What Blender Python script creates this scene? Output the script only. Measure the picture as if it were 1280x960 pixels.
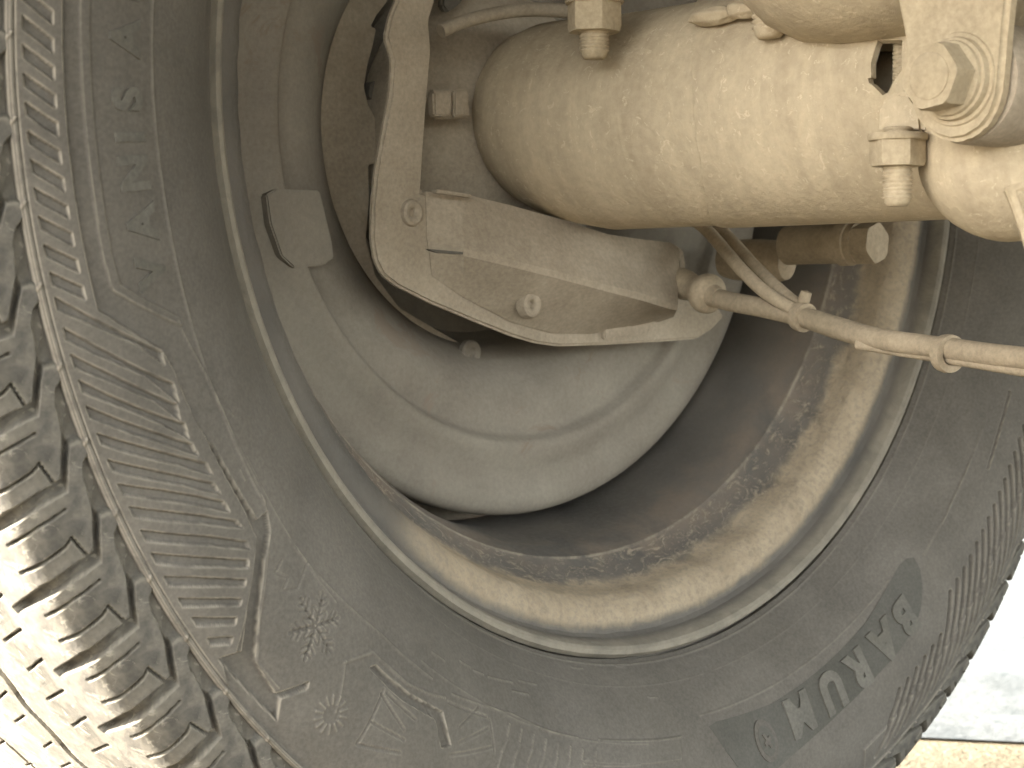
# Inboard side of a dusty van wheel: tyre, rim, drum brake, rear axle, parking brake cable and spring hardware.
# Metres; wheel centre at the origin, Y runs along the axle (outboard positive), Z up, ground at z = -0.341.
import bpy, bmesh, math, random
import numpy as np
from mathutils import Vector, Matrix
for o in list(bpy.data.objects): bpy.data.objects.remove(o)
scene = bpy.context.scene
R = math.radians
rng = random.Random(7)

# ------------------------------------------------------------------ camera, sky, sun, exposure
YAW, PITCH = 0.768, -0.0461
cam_d = bpy.data.cameras.new('camera'); cam = bpy.data.objects.new('camera', cam_d)
scene.collection.objects.link(cam); scene.camera = cam
cam.location = (-0.5567, -0.4927, -0.0763)
cam.rotation_euler = (math.pi / 2 + PITCH, 0, -YAW)
cam_d.sensor_width = 36.0; cam_d.lens = 36.0 * 2200 / 1280
cam_d.clip_start = 0.01; cam_d.clip_end = 3000
cam_d.dof.use_dof = True; cam_d.dof.focus_distance = 0.66; cam_d.dof.aperture_fstop = 22.0

SUN_TO = Vector((-0.60, 0.75, 0.25)).normalized()           # towards the sun
elev = math.asin(SUN_TO.z); azim = math.atan2(SUN_TO.x, SUN_TO.y)
world = bpy.data.worlds.new('World'); scene.world = world; world.use_nodes = True
nt = world.node_tree; nt.nodes.clear()
sky = nt.nodes.new('ShaderNodeTexSky'); sky.sky_type = 'NISHITA'; sky.sun_disc = False
sky.sun_elevation = elev; sky.sun_rotation = azim
sky.air_density = 1.0; sky.dust_density = 6.0; sky.ozone_density = 0.6; sky.altitude = 50
bg = nt.nodes.new('ShaderNodeBackground'); bg.inputs['Strength'].default_value = 0.15
wo = nt.nodes.new('ShaderNodeOutputWorld')
warm = nt.nodes.new('ShaderNodeMix'); warm.data_type = 'RGBA'; warm.blend_type = 'MULTIPLY'; warm.inputs['Factor'].default_value = 1.0
warm.inputs[7].default_value = (1.03, 1.0, 0.95, 1)                     # hazy warm daylight, as the camera balanced it
grey = nt.nodes.new('ShaderNodeRGBToBW'); nt.links.new(sky.outputs[0], grey.inputs[0])
haze = nt.nodes.new('ShaderNodeMix'); haze.data_type = 'RGBA'; haze.inputs['Factor'].default_value = 0.65   # milky, hazed-over sky
nt.links.new(sky.outputs[0], haze.inputs[6]); nt.links.new(grey.outputs[0], haze.inputs[7]); nt.links.new(haze.outputs[2], warm.inputs[6]); nt.links.new(warm.outputs[2], bg.inputs[0]); nt.links.new(bg.outputs[0], wo.inputs[0])
sun_d = bpy.data.lights.new('sun', 'SUN'); sun_d.energy = 2.0; sun_d.angle = R(0.55); sun_d.color = (1.0, 0.93, 0.80)
sun = bpy.data.objects.new('sun', sun_d); scene.collection.objects.link(sun)
sun.rotation_euler = (-SUN_TO).to_track_quat('-Z', 'Y').to_euler(); sun.location = SUN_TO * 5
scene.view_settings.view_transform = 'Standard'; scene.view_settings.look = 'None'
scene.view_settings.gamma = 1.0; scene.view_settings.use_curve_mapping = False
scene.view_settings.exposure = 4.92
scene.render.resolution_x = 1024; scene.render.resolution_y = 768

# ------------------------------------------------------------------ materials
def nodes_of(name):
    m = bpy.data.materials.new(name); m.use_nodes = True
    t = m.node_tree; t.nodes.clear()
    out = t.nodes.new('ShaderNodeOutputMaterial'); b = t.nodes.new('ShaderNodeBsdfPrincipled')
    t.links.new(b.outputs[0], out.inputs[0]); return m, t, b
def noise(t, co, scale, detail=6, rough=0.6, dist=0.0):
    n = t.nodes.new('ShaderNodeTexNoise'); n.inputs['Scale'].default_value = scale; n.inputs['Detail'].default_value = detail
    n.inputs['Roughness'].default_value = rough; n.inputs['Distortion'].default_value = dist
    t.links.new(co, n.inputs['Vector']); return n.outputs['Fac']
def ramp(t, f, lo, hi, c0=(0,0,0,1), c1=(1,1,1,1)):
    r = t.nodes.new('ShaderNodeValToRGB'); e = r.color_ramp.elements
    e[0].position = lo; e[1].position = hi; e[0].color = c0; e[1].color = c1
    t.links.new(f, r.inputs[0]); return r.outputs[0]
def mixc(t, fac, a, b):
    m = t.nodes.new('ShaderNodeMix'); m.data_type = 'RGBA'
    if isinstance(fac, float): m.inputs['Factor'].default_value = fac
    else: t.links.new(fac, m.inputs['Factor'])
    for v, k in ((a, 6), (b, 7)):
        if isinstance(v, tuple): m.inputs[k].default_value = v + (1,)
        else: t.links.new(v, m.inputs[k])
    return m.outputs[2]
def dusty(name, base, dust, amount=(0.35, 0.65), scale=30, fine=420, bump=0.25, bump_d=0.0004, rough=(0.7, 0.95), chips=None, chip_scale=110, metallic=0.0, spec=0.3, blotch=0.10, streak=None, edge=None):
    m, t, b = nodes_of(name)
    tc = t.nodes.new('ShaderNodeTexCoord'); co = tc.outputs['Object']
    f1 = ramp(t, noise(t, co, scale, 7, 0.62, 0.4), *amount)
    col = mixc(t, f1, base, dust)
    f2 = noise(t, co, fine, 4, 0.7)
    dark = tuple(v * 0.72 for v in dust); lite = tuple(min(1, v * 1.22) for v in dust)
    fx = ramp(t, f2, 0.36, 0.66)
    col2 = mixc(t, fx, tuple(v * 0.78 for v in base), lite)
    col = mixc(t, 0.34, col, col2)
    f3 = ramp(t, noise(t, co, scale * 0.33, 3, 0.5, 0.2), 0.4, 0.62)
    mm = t.nodes.new('ShaderNodeMix'); mm.data_type = 'RGBA'; mm.blend_type = 'MULTIPLY'; mm.inputs['Factor'].default_value = 1.0
    t.links.new(col, mm.inputs[6])
    g = 1 - blotch * 2
    t.links.new(ramp(t, noise(t, co, scale * 0.4, 5, 0.6, 0.3), 0.35, 0.6, (g, g, g * 0.98, 1), (1, 1, 1, 1)), mm.inputs[7]); col = mm.outputs[2]
    if chips:
        mp = t.nodes.new('ShaderNodeMapping'); t.links.new(co, mp.inputs[0])
        fc = ramp(t, noise(t, mp.outputs[0], chip_scale, 8, 0.72, 1.2), 0.585, 0.635)
        col = mixc(t, fc, col, chips)
    if streak:                                                           # run marks: bands across the axle
        mp2 = t.nodes.new('ShaderNodeMapping'); mp2.inputs['Scale'].default_value = (0.25, 1.6, 0.25); t.links.new(co, mp2.inputs[0])
        fs = ramp(t, noise(t, mp2.outputs[0], 46, 5, 0.6, 0.5), 0.36, 0.64)
        col = mixc(t, 0.38, col, mixc(t, fs, streak[0], streak[1]))
    if edge:                                                             # pale edges: caught light painted in, along with rub and dust
        at = t.nodes.new('ShaderNodeAttribute'); at.attribute_name = 'rubbed_lit'
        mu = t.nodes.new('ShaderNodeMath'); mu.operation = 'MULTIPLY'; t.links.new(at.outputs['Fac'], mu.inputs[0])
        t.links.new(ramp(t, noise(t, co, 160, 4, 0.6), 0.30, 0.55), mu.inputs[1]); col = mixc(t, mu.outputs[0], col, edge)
    t.links.new(col, b.inputs['Base Color'])
    b.inputs['Metallic'].default_value = metallic; b.inputs['Specular IOR Level'].default_value = spec
    rr = ramp(t, f2, 0.3, 0.7, (rough[0],) * 3 + (1,), (rough[1],) * 3 + (1,)); t.links.new(rr, b.inputs['Roughness'])
    bm_ = t.nodes.new('ShaderNodeBump'); bm_.inputs['Strength'].default_value = bump; bm_.inputs['Distance'].default_value = bump_d
    ad = t.nodes.new('ShaderNodeMath'); ad.operation = 'ADD'
    t.links.new(f2, ad.inputs[0]); t.links.new(noise(t, co, fine * 0.28, 5, 0.65), ad.inputs[1])
    t.links.new(ad.outputs[0], bm_.inputs['Height']); t.links.new(bm_.outputs[0], b.inputs['Normal'])
    return m
M = {}
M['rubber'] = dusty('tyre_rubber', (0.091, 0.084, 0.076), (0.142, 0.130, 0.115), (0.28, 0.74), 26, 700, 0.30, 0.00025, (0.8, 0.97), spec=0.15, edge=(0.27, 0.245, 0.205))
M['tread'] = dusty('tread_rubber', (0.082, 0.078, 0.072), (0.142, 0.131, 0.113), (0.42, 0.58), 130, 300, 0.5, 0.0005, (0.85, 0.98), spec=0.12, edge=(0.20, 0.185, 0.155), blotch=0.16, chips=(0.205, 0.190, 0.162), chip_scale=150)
M['badge'] = dusty('badge_rubber', (0.072, 0.070, 0.063), (0.102, 0.097, 0.086), (0.35, 0.75), 40, 800, 0.2, 0.0002, (0.75, 0.92), spec=0.12)
M['axle'] = dusty('axle_dust', (0.38, 0.318, 0.232), (0.52, 0.440, 0.324), (0.28, 0.62), 22, 250, 0.55, 0.0009, (0.8, 0.97), spec=0.12, blotch=0.10, chips=(0.60, 0.52, 0.39), chip_scale=210, streak=((0.36, 0.300, 0.222), (0.56, 0.478, 0.352)))
M['hardware'] = dusty('hardware_dust', (0.32, 0.265, 0.188), (0.44, 0.370, 0.268), (0.3, 0.65), 70, 500, 0.35, 0.0004, (0.7, 0.92), spec=0.2, blotch=0.05)
M['bracket'] = dusty('bracket_dust', (0.270, 0.230, 0.182), (0.360, 0.312, 0.250), (0.3, 0.65), 40, 520, 0.35, 0.0004, (0.75, 0.95), spec=0.15)
M['drum'] = dusty('drum_dust', (0.168, 0.154, 0.132), (0.250, 0.231, 0.198), (0.3, 0.68), 24, 500, 0.3, 0.0004, (0.75, 0.95), spec=0.15, streak=((0.155, 0.128, 0.108), (0.235, 0.215, 0.180)), chips=(0.185, 0.150, 0.122), chip_scale=24, blotch=0.13)
M['dark'] = dusty('dark_steel', (0.095, 0.089, 0.080), (0.150, 0.137, 0.117), (0.35, 0.7), 34, 420, 0.3, 0.0004, (0.75, 0.92), spec=0.2)
M['letter'] = dusty('letter_rubber', (0.090, 0.087, 0.079), (0.145, 0.136, 0.119), (0.28, 0.74), 60, 700, 0.3, 0.00025, (0.8, 0.97), spec=0.15)
def rim_material():
    """grey paint, flaking behind the bead; a caked band of tan dust with a ragged edge on the low side of the rim"""
    m, t, b = nodes_of('rim_paint'); tc = t.nodes.new('ShaderNodeTexCoord'); co = tc.outputs['Object']
    sp = t.nodes.new('ShaderNodeSeparateXYZ'); t.links.new(co, sp.inputs[0])
    def math_(op, a, c=None):
        n = t.nodes.new('ShaderNodeMath'); n.operation = op
        for v, i in ((a, 0), (c, 1)):
            if v is None: continue
            if isinstance(v, float): n.inputs[i].default_value = v
            else: t.links.new(v, n.inputs[i])
        return n.outputs[0]
    rad = math_('SQRT', math_('ADD', math_('MULTIPLY', sp.outputs[0], sp.outputs[0]), math_('MULTIPLY', sp.outputs[2], sp.outputs[2])))
    n1 = noise(t, co, 70, 8, 0.7, 0.6); n2 = noise(t, co, 420, 4, 0.7); n3 = noise(t, co, 17, 3, 0.5)
    rj = math_('ADD', rad, math_('MULTIPLY', math_('SUBTRACT', n1, 0.5), 0.009))
    def mr(v, a, c):
        n = t.nodes.new('ShaderNodeMapRange'); n.interpolation_type = 'SMOOTHSTEP'; n.inputs[1].default_value = a; n.inputs[2].default_value = c
        t.links.new(v, n.inputs[0]); return n.outputs[0]
    band = math_('MULTIPLY', mr(rj, 0.1945, 0.1985), mr(rj, 0.2150, 0.2095))
    xj = math_('ADD', sp.outputs[0], math_('MULTIPLY', math_('SUBTRACT', n3, 0.5), 0.12))
    band = math_('MULTIPLY', band, math_('ADD', math_('MULTIPLY', mr(xj, -0.165, -0.085), 0.93), 0.0))
    band = math_('MULTIPLY', band, math_('ADD', 0.62, math_('MULTIPLY', mr(n2, 0.3, 0.6), 0.38)))
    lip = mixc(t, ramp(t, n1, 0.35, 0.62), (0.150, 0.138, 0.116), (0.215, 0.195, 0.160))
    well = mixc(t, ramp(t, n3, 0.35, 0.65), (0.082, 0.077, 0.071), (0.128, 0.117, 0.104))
    mpf = t.nodes.new('ShaderNodeMapping'); mpf.inputs['Scale'].default_value = (1.0, 1.8, 1.0); t.links.new(co, mpf.inputs[0])
    fl = math_('MULTIPLY', ramp(t, noise(t, mpf.outputs[0], 105, 9, 0.75, 2.2), 0.53, 0.62), math_('MULTIPLY', mr(rj, 0.1855, 0.1885), mr(rj, 0.203, 0.198)))
    br = math_('MULTIPLY', math_('MULTIPLY', mr(rj, 0.179, 0.183), mr(rj, 0.197, 0.190)), ramp(t, noise(t, co, 30, 6, 0.65, 0.5), 0.38, 0.62))
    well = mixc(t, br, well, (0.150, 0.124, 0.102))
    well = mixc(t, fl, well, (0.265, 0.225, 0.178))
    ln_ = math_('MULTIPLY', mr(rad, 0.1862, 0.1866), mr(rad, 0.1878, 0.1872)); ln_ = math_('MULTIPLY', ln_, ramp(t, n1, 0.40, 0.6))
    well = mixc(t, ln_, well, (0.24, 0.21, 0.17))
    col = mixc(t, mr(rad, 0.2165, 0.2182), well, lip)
    col = mixc(t, band, col, mixc(t, ramp(t, n1, 0.3, 0.65), (0.255, 0.205, 0.146), (0.365, 0.300, 0.218)))
    t.links.new(col, b.inputs['Base Color']); b.inputs['Specular IOR Level'].default_value = 0.2
    t.links.new(ramp(t, n2, 0.3, 0.7, (0.6, 0.6, 0.6, 1), (0.92, 0.92, 0.92, 1)), b.inputs['Roughness'])
    bp_ = t.nodes.new('ShaderNodeBump'); bp_.inputs['Strength'].default_value = 0.5; bp_.inputs['Distance'].default_value = 0.0007
    t.links.new(math_('ADD', math_('ADD', n2, n1), fl), bp_.inputs['Height']); t.links.new(bp_.outputs[0], b.inputs['Normal'])
    return m
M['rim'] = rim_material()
M['cable'] = dusty('cable_dust', (0.280, 0.232, 0.172), (0.395, 0.330, 0.245), (0.3, 0.65), 60, 500, 0.35, 0.0004, (0.75, 0.95), spec=0.15)
M['ground'] = dusty('dusty_ground', (0.085, 0.074, 0.053), (0.115, 0.100, 0.073), (0.3, 0.65), 9, 160, 0.6, 0.003, (0.85, 0.98), spec=0.1)
M['paving'] = dusty('pale_paving', (0.036, 0.043, 0.048), (0.064, 0.072, 0.078), (0.40, 0.52), 20, 160, 0.4, 0.002, (0.8, 0.95), chips=(0.028, 0.035, 0.040), chip_scale=60, spec=0.2)
M['paint'] = dusty('body_paint', (0.30, 0.29, 0.27), (0.36, 0.33, 0.29), (0.3, 0.7), 8, 200, 0.1, 0.0003, (0.4, 0.6))

# ------------------------------------------------------------------ object helpers
COL = scene.collection
def link(name, me, mat=None, parent=None, smooth=True):
    o = bpy.data.objects.new(name, me); COL.objects.link(o)
    if mat is not None and not me.materials: me.materials.append(M[mat])
    if smooth and len(me.polygons): me.polygons.foreach_set('use_smooth', [True] * len(me.polygons))
    if parent is not None:
        o.parent = parent; o.matrix_parent_inverse = Matrix.Translation(-root_loc(parent))
    return o
def root_loc(o):
    v = Vector(o.location)
    p = o.parent
    return v if p is None or o.type == 'EMPTY' else Vector((0, 0, 0))
def thing(name, loc, label, cat, group=None):
    o = bpy.data.objects.new(name, None); o.empty_display_size = 0.02; COL.objects.link(o); o.location = loc
    return tag(o, label, cat, group)
def tag(o, label, cat, group=None):
    o['label'] = label; o['category'] = cat
    if group: o['group'] = group
    return o
def child(name, me, mat, parent, smooth=True): return link(name, me, mat, parent, smooth)
def sharp(me, ang=38):
    me.polygons.foreach_set('use_smooth', [True] * len(me.polygons))
    bm = bmesh.new(); bm.from_mesh(me)
    for e in bm.edges:
        if len(e.link_faces) == 2 and e.calc_face_angle(0) > R(ang): e.smooth = False
    bm.to_mesh(me); bm.free(); return me
def frame(origin, d):
    d = Vector(d).normalized(); q = d.to_track_quat('Z', 'Y')
    return Matrix.Translation(Vector(origin)) @ q.to_matrix().to_4x4()
def me_from(bm, name='m'):
    bmesh.ops.recalc_face_normals(bm, faces=bm.faces)
    me = bpy.data.meshes.new(name); bm.to_mesh(me); bm.free(); return me
def lathe(prof, n=64, origin=(0, 0, 0), d=(0, 0, 1), sides=None, a0=0.0, a1=360.0, ang=38, jitter=None):
    """revolve (radius, height) pairs; radius 0 closes the end"""
    bm = bmesh.new(); F = frame(origin, d); rings = []; full = abs(a1 - a0) >= 359.9
    k = n if full else n + 1
    for r, h in prof:
        if r < 1e-7: rings.append([bm.verts.new(F @ Vector((0, 0, h)))]); continue
        row = []
        for i in range(k):
            a = R(a0 + (a1 - a0) * i / n); rr = r if jitter is None else r + jitter(a, h)
            row.append(bm.verts.new(F @ Vector((rr * math.cos(a), rr * math.sin(a), h))))
        rings.append(row)
    for A, B in zip(rings, rings[1:]):
        m = max(len(A), len(B))
        for i in range(m if full else m - 1):
            j = (i + 1) % m if full else i + 1
            if len(A) == 1: bm.faces.new((A[0], B[i], B[j]))
            elif len(B) == 1: bm.faces.new((A[i], A[j], B[0]))
            else: bm.faces.new((A[i], A[j], B[j], B[i]))
    return sharp(me_from(bm), ang)
def spline(P, n=10):
    P = [Vector(p) for p in P]; P = [2 * P[0] - P[1]] + P + [2 * P[-1] - P[-2]]; out = []
    for i in range(1, len(P) - 2):
        a, b, c, d = P[i - 1:i + 3]
        for k in range(n):
            t = k / n; out.append(0.5 * (2 * b + (c - a) * t + (2 * a - 5 * b + 4 * c - d) * t * t + (3 * b - a - 3 * c + d) * t ** 3))
    out.append(P[-2]); return out
def sweep(path, rad, n=16, sm=10, caps=True):
    pts = spline(path, sm); N = len(pts); bm = bmesh.new(); rows = []; up = Vector((0, 0, 1))
    for i, p in enumerate(pts):
        t = (pts[min(i + 1, N - 1)] - pts[max(i - 1, 0)]).normalized()
        u = t.cross(up).normalized(); v = u.cross(t)
        f = i / (N - 1) * (len(rad) - 1) if not isinstance(rad, float) else 0
        r = rad if isinstance(rad, float) else rad[int(f)] + (rad[min(int(f) + 1, len(rad) - 1)] - rad[int(f)]) * (f - int(f))
        rows.append([bm.verts.new(p + (u * math.cos(a) + v * math.sin(a)) * r) for a in (2 * math.pi * k / n for k in range(n))])
    for A, B in zip(rows, rows[1:]):
        for k in range(n): bm.faces.new((A[k], A[(k + 1) % n], B[(k + 1) % n], B[k]))
    if caps: bm.faces.new(rows[0]); bm.faces.new(rows[-1][::-1])
    return sharp(me_from(bm), 50)
def prism(pts, ext, bevel=0.0006, seg=2, round_all=True):
    bm = bmesh.new(); vs = [bm.verts.new(p) for p in pts]; f = bm.faces.new(vs)
    g = bmesh.ops.extrude_face_region(bm, geom=[f])
    bmesh.ops.translate(bm, verts=[v for v in g['geom'] if isinstance(v, bmesh.types.BMVert)], vec=Vector(ext))
    bmesh.ops.recalc_face_normals(bm, faces=bm.faces)
    if bevel: bmesh.ops.bevel(bm, geom=list(bm.edges), offset=bevel, segments=seg, affect='EDGES', clamp_overlap=True)
    return sharp(me_from(bm), 45)
def hexprof(origin, d, af, h, rot=0.0, washer=None, hole=0.0):
    """hex head or nut, chamfered corners, axis d, height h from origin"""
    bm = bmesh.new(); F = frame(origin, d); rc = af / math.sqrt(3); n = 48; rows = []
    def hexr(a):
        a = (a - rot) % (math.pi / 3) - math.pi / 6; return (af / 2) / math.cos(a)
    for rr, hh in ((1.0, 0.0), (1.0, 0.82), (0.93, 1.0)):
        rows.append([])
        for i in range(n):
            a = 2 * math.pi * i / n + rot; r = hexr(a)
            if rr < 1 or hh in (0.0,): r = min(r, rc * (0.93 if rr < 1 else 0.985))
            if hh == 0.82: r = r; 
            top = h * hh
            if hh == 0.82: top = h * (1.0 - 0.16 * max(0, (r - af / 2) / (rc - af / 2)) - 0.02)
            rows[-1].append(bm.verts.new(F @ Vector((r * math.cos(a), r * math.sin(a), top))))
    for A, B in zip(rows, rows[1:]):
        for i in range(n): bm.faces.new((A[i], A[(i + 1) % n], B[(i + 1) % n], B[i]))
    bm.faces.new(rows[0][::-1]); bm.faces.new(rows[-1])
    return sharp(me_from(bm), 25)
def thread(origin, d, r, length, pitch=0.0014, tip=0.0015):
    p = [(0, 0), (r * 0.87, 0)]; h = 0.0
    while h < length - tip - pitch:
        p += [(r * 0.87, h), (r, h + pitch * 0.38), (r, h + pitch * 0.55), (r * 0.87, h + pitch * 0.93)]; h += pitch
    p += [(r * 0.86, length - tip), (r * 0.66, length), (0, length)]
    return lathe(p, 40, origin, d, ang=60)

# ------------------------------------------------------------------ tyre surface: (angle in degrees, arc length s in mm from the bead)
CYL_Y = 0.080
HALF = [(.2215,.000),(.2235,-.004),(.2290,-.0115),(.2375,-.0200),(.248,-.0280),(.260,-.0345),(.272,-.0385),(.284,-.0402),(.295,-.0392),(.303,-.0370),(.311,-.0337),(.3200,-.0314),(.3285,-.0282),(.3345,-.0218),(.3370,-.0118),(.3383,.0010),(.3393,.014),(.3406,.035),(.3415,.058),(.3417,.080)]
def catm(P, n=24):
    P = np.array(P, float); P = np.vstack([2 * P[0] - P[1], P, 2 * P[-1] - P[-2]]); out = []
    for i in range(1, len(P) - 2):
        t = np.linspace(0, 1, n, endpoint=False)[:, None]; a, b, c, d = P[i - 1:i + 3]
        out.append(.5 * (2 * b + (c - a) * t + (2 * a - 5 * b + 4 * c - d) * t * t + (3 * b - a - 3 * c + d) * t ** 3))
    return np.vstack(out + [P[-2:-1]])
_p = catm(HALF); PROF = np.vstack([_p, np.stack([_p[::-1, 0], 2 * CYL_Y - _p[::-1, 1]], 1)[1:]])
SS = np.concatenate([[0], np.cumsum(np.hypot(*np.diff(PROF, axis=0).T))]) * 1000; S_END = SS[-1]
_tan = np.gradient(PROF, axis=0); _tan /= np.linalg.norm(_tan, axis=1)[:, None]
NR, NY = -(-_tan[:, 1]), -_tan[:, 0]                                  # outward normal in (radius, y)
def surf(th, s, h):
    """th deg, s mm, h mm above the moulded surface -> xyz arrays"""
    r = np.interp(s, SS, PROF[:, 0]); y = np.interp(s, SS, PROF[:, 1])
    nr = np.interp(s, SS, NR); ny = np.interp(s, SS, NY); a = np.radians(th)
    r = r + nr * h * 1e-3; y = y + ny * h * 1e-3
    return np.stack([r * np.cos(a), y, r * np.sin(a)], -1)
K = math.pi / 180 * 292                                                # mm per degree on the sidewall
def sdf(px, py, poly):
    """signed distance (negative inside) of points to a polygon, numpy"""
    d = np.full(px.shape, 1e9); ins = np.zeros(px.shape, bool); n = len(poly)
    for i in range(n):
        ax, ay = poly[i]; bx, by = poly[(i + 1) % n]; ex, ey = bx - ax, by - ay
        wx, wy = px - ax, py - ay; t = np.clip((wx * ex + wy * ey) / (ex * ex + ey * ey + 1e-12), 0, 1)
        d = np.minimum(d, (wx - ex * t) ** 2 + (wy - ey * t) ** 2)
        c = ((ay > py) != (by > py)) & (px < (bx - ax) * (py - ay) / (by - ay + 1e-12) + ax); ins ^= c
    return np.where(ins, -1, 1) * np.sqrt(d)
def seg_d(px, py, pts):
    d = np.full(px.shape, 1e9)
    for (ax, ay), (bx, by) in zip(pts, pts[1:]):
        ex, ey = bx - ax, by - ay; wx, wy = px - ax, py - ay
        t = np.clip((wx * ex + wy * ey) / (ex * ex + ey * ey + 1e-12), 0, 1)
        d = np.minimum(d, (wx - ex * t) ** 2 + (wy - ey * t) ** 2)
    return np.sqrt(d)
def sstep(x): x = np.clip(x, 0, 1); return x * x * (3 - 2 * x)
class Field:
    """height field over (angle, s)"""
    def __init__(f, TH, SV, k): f.T, f.S, f.k = TH * k, SV, k; f.h = np.zeros(TH.shape)
    def box(f, pts, pad):
        x0 = min(p[0] for p in pts) * f.k - pad; x1 = max(p[0] for p in pts) * f.k + pad
        y0 = min(p[1] for p in pts) - pad; y1 = max(p[1] for p in pts) + pad
        return np.where((f.T > x0) & (f.T < x1) & (f.S > y0) & (f.S < y1))
    def poly(f, pts, amp, bev=0.6, mode='add'):
        I = f.box(pts, bev + 1)
        if len(I[0]) == 0: return
        w = sstep(0.5 - sdf(f.T[I], f.S[I], [(a * f.k, b) for a, b in pts]) / bev)
        f.put(I, w, amp, mode)
    def line(f, pts, wid, amp, bev=0.4, mode='add'):
        I = f.box(pts, wid + bev + 1)
        if len(I[0]) == 0: return
        w = sstep(0.5 - (seg_d(f.T[I], f.S[I], [(a * f.k, b) for a, b in pts]) - wid / 2) / bev)
        f.put(I, w, amp, mode)
    def put(f, I, w, amp, mode):
        if mode == 'add': f.h[I] += amp * w
        else: f.h[I] = f.h[I] * (1 - w) + amp * w                      # 'set'
    def ring(f, s, wid, amp, t0=None, t1=None, bev=0.5):
        w = sstep(0.5 - (np.abs(f.S - s) - wid / 2) / bev)
        if t0 is not None: w = w * sstep((f.T / f.k - t0) / 0.4) * sstep((t1 - f.T / f.k) / 0.4)
        f.h += amp * w
def grid_mesh(V, wrap=False):
    nu, nv = V.shape[:2]; idx = np.arange(nu * nv).reshape(nu, nv)
    if wrap: idx = np.vstack([idx, idx[:1]])
    q = np.stack([idx[:-1, :-1], idx[:-1, 1:], idx[1:, 1:], idx[1:, :-1]], -1).reshape(-1, 4)
    me = bpy.data.meshes.new('m'); me.vertices.add(nu * nv); me.vertices.foreach_set('co', V.astype(np.float32).ravel())
    n = len(q); me.loops.add(n * 4); me.loops.foreach_set('vertex_index', q.astype(np.int32).ravel())
    me.polygons.add(n); me.polygons.foreach_set('loop_start', np.arange(0, n * 4, 4, dtype=np.int32))
    me.polygons.foreach_set('loop_total', np.full(n, 4, dtype=np.int32))
    me.update(calc_edges=True); return me

def rubbed_lit(me, h, gain):
    """store how far each vertex stands proud of its neighbourhood: moulded edges get pale colour for caught light and rub"""
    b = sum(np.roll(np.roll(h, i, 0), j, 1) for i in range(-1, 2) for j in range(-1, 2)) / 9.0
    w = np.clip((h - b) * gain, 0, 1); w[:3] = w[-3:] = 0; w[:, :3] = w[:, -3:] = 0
    a = me.attributes.new('rubbed_lit', 'FLOAT', 'POINT'); a.data.foreach_set('value', w.astype(np.float32).ravel())

# ------------------------------------------------------------------ setting
def struct(name, me, mat):
    o = link(name, me, mat, None, False); o['kind'] = 'structure'; return o
GZ = -0.341
def sheet(pts, z):
    me = bpy.data.meshes.new('sheet'); me.from_pydata([(x, y, z) for x, y in pts], [], [tuple(range(len(pts)))]); return me
struct('ground', sheet([(-400, -400), (400, -400), (400, 400), (-400, 400)], GZ), 'ground')
PAVE = [(0.351, 0.098), (0.391, 0.041)]
_e = (Vector(PAVE[1] + (0,)) - Vector(PAVE[0] + (0,))).normalized(); _n = Vector((-_e.y, _e.x, 0)); _n = _n if _n.dot(Vector((0.7, 0.7, 0))) > 0 else -_n
_a = Vector(PAVE[0] + (0,)) - _e * 30; _b = Vector(PAVE[0] + (0,)) + _e * 30
struct('pavement', sheet([tuple(v[:2]) for v in (_a, _b, _b + _n * 30, _a + _n * 30)], GZ + 0.002), 'paving')

# ------------------------------------------------------------------ wheel: tyre
wheel = thing('wheel', (0, 0.0, GZ), 'dusty winter van tyre on a dark steel rim seen from its inner side', 'wheel')
th_f = np.arange(166.0, 346.0, 0.080); th_c = np.arange(346.5, 525.6, 1.0)
TH = np.concatenate([th_f, th_c]); SV = np.concatenate([np.arange(-3, 107.6, 0.4)])
TG, SG = np.meshgrid(TH, SV, indexing='ij')
F = Field(TG, SG, K)
# moulding lines round the bead and the flank
for s, w, a in ((1.2, 0.9, 0.5), (4.0, 0.7, 0.35), (9.5, 0.8, 0.3), (21.0, 0.6, 0.12)): F.ring(s, w, a)
F.ring(59.0, 1.0, 0.42, 160, 212); F.ring(56.5, 0.8, 0.3, 208, 222); F.ring(45.0, 1.0, 0.35, 309, 327); F.ring(38.0, 0.9, 0.25, 270, 304)
F.ring(46.5, 0.8, 0.25, 232, 262)
# raised shoulder band and the frame round the lettering panel
BAND = [(160, 90.6)] + [(195.23, 90.77), (196.9, 83.11), (198.74, 74.57), (200.19, 72.84), (203.16, 71.88), (205.97, 69.63), (210.52, 68.52), (212.95, 69.6), (215.08, 79.79), (217.01, 89.85), (218.02, 95.81), (217.64, 100.09)] + [(219.6, 104), (160, 104)]
F.poly(BAND, 1.5, 0.5)
FR = [(160, 84.2)] + [(188.75, 83.62), (192.36, 83.99), (194.38, 83.29), (195.76, 75.74), (197.62, 64.18)]
F.line(FR, 3.0, 0.6, 0.7); F.line([(a, b + 1.6) for a, b in FR], 0.6, 0.35, 0.4)
# shoulder rib with a small hook at each tread pitch
F.ring(105.0, 1.5, 1.3, None, None, 0.7)
PITCH_DEG = 360 / 82
for k in range(-10, 36):
    t = 206.45 + k * PITCH_DEG; F.line([(t - 0.1, 105.0), (t + 0.25, 106.6)], 0.8, 0.9, 0.5)
# short slanted notches
NOTCH = [(179.13, 101.79), (179.78, 101.7), (180.98, 93.61), (180.29, 93.64)]
NS = [(179.11, 101.79), (186.63, 101.09)]
step = (NS[1][0] - NS[0][0]) / 5.0
for k in range(-8, 10):
    q = [(a + k * step + 0.0, b) for a, b in NOTCH]
    if max(p[0] for p in q) < 195.2: F.poly(q, -1.8, 0.35)
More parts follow.
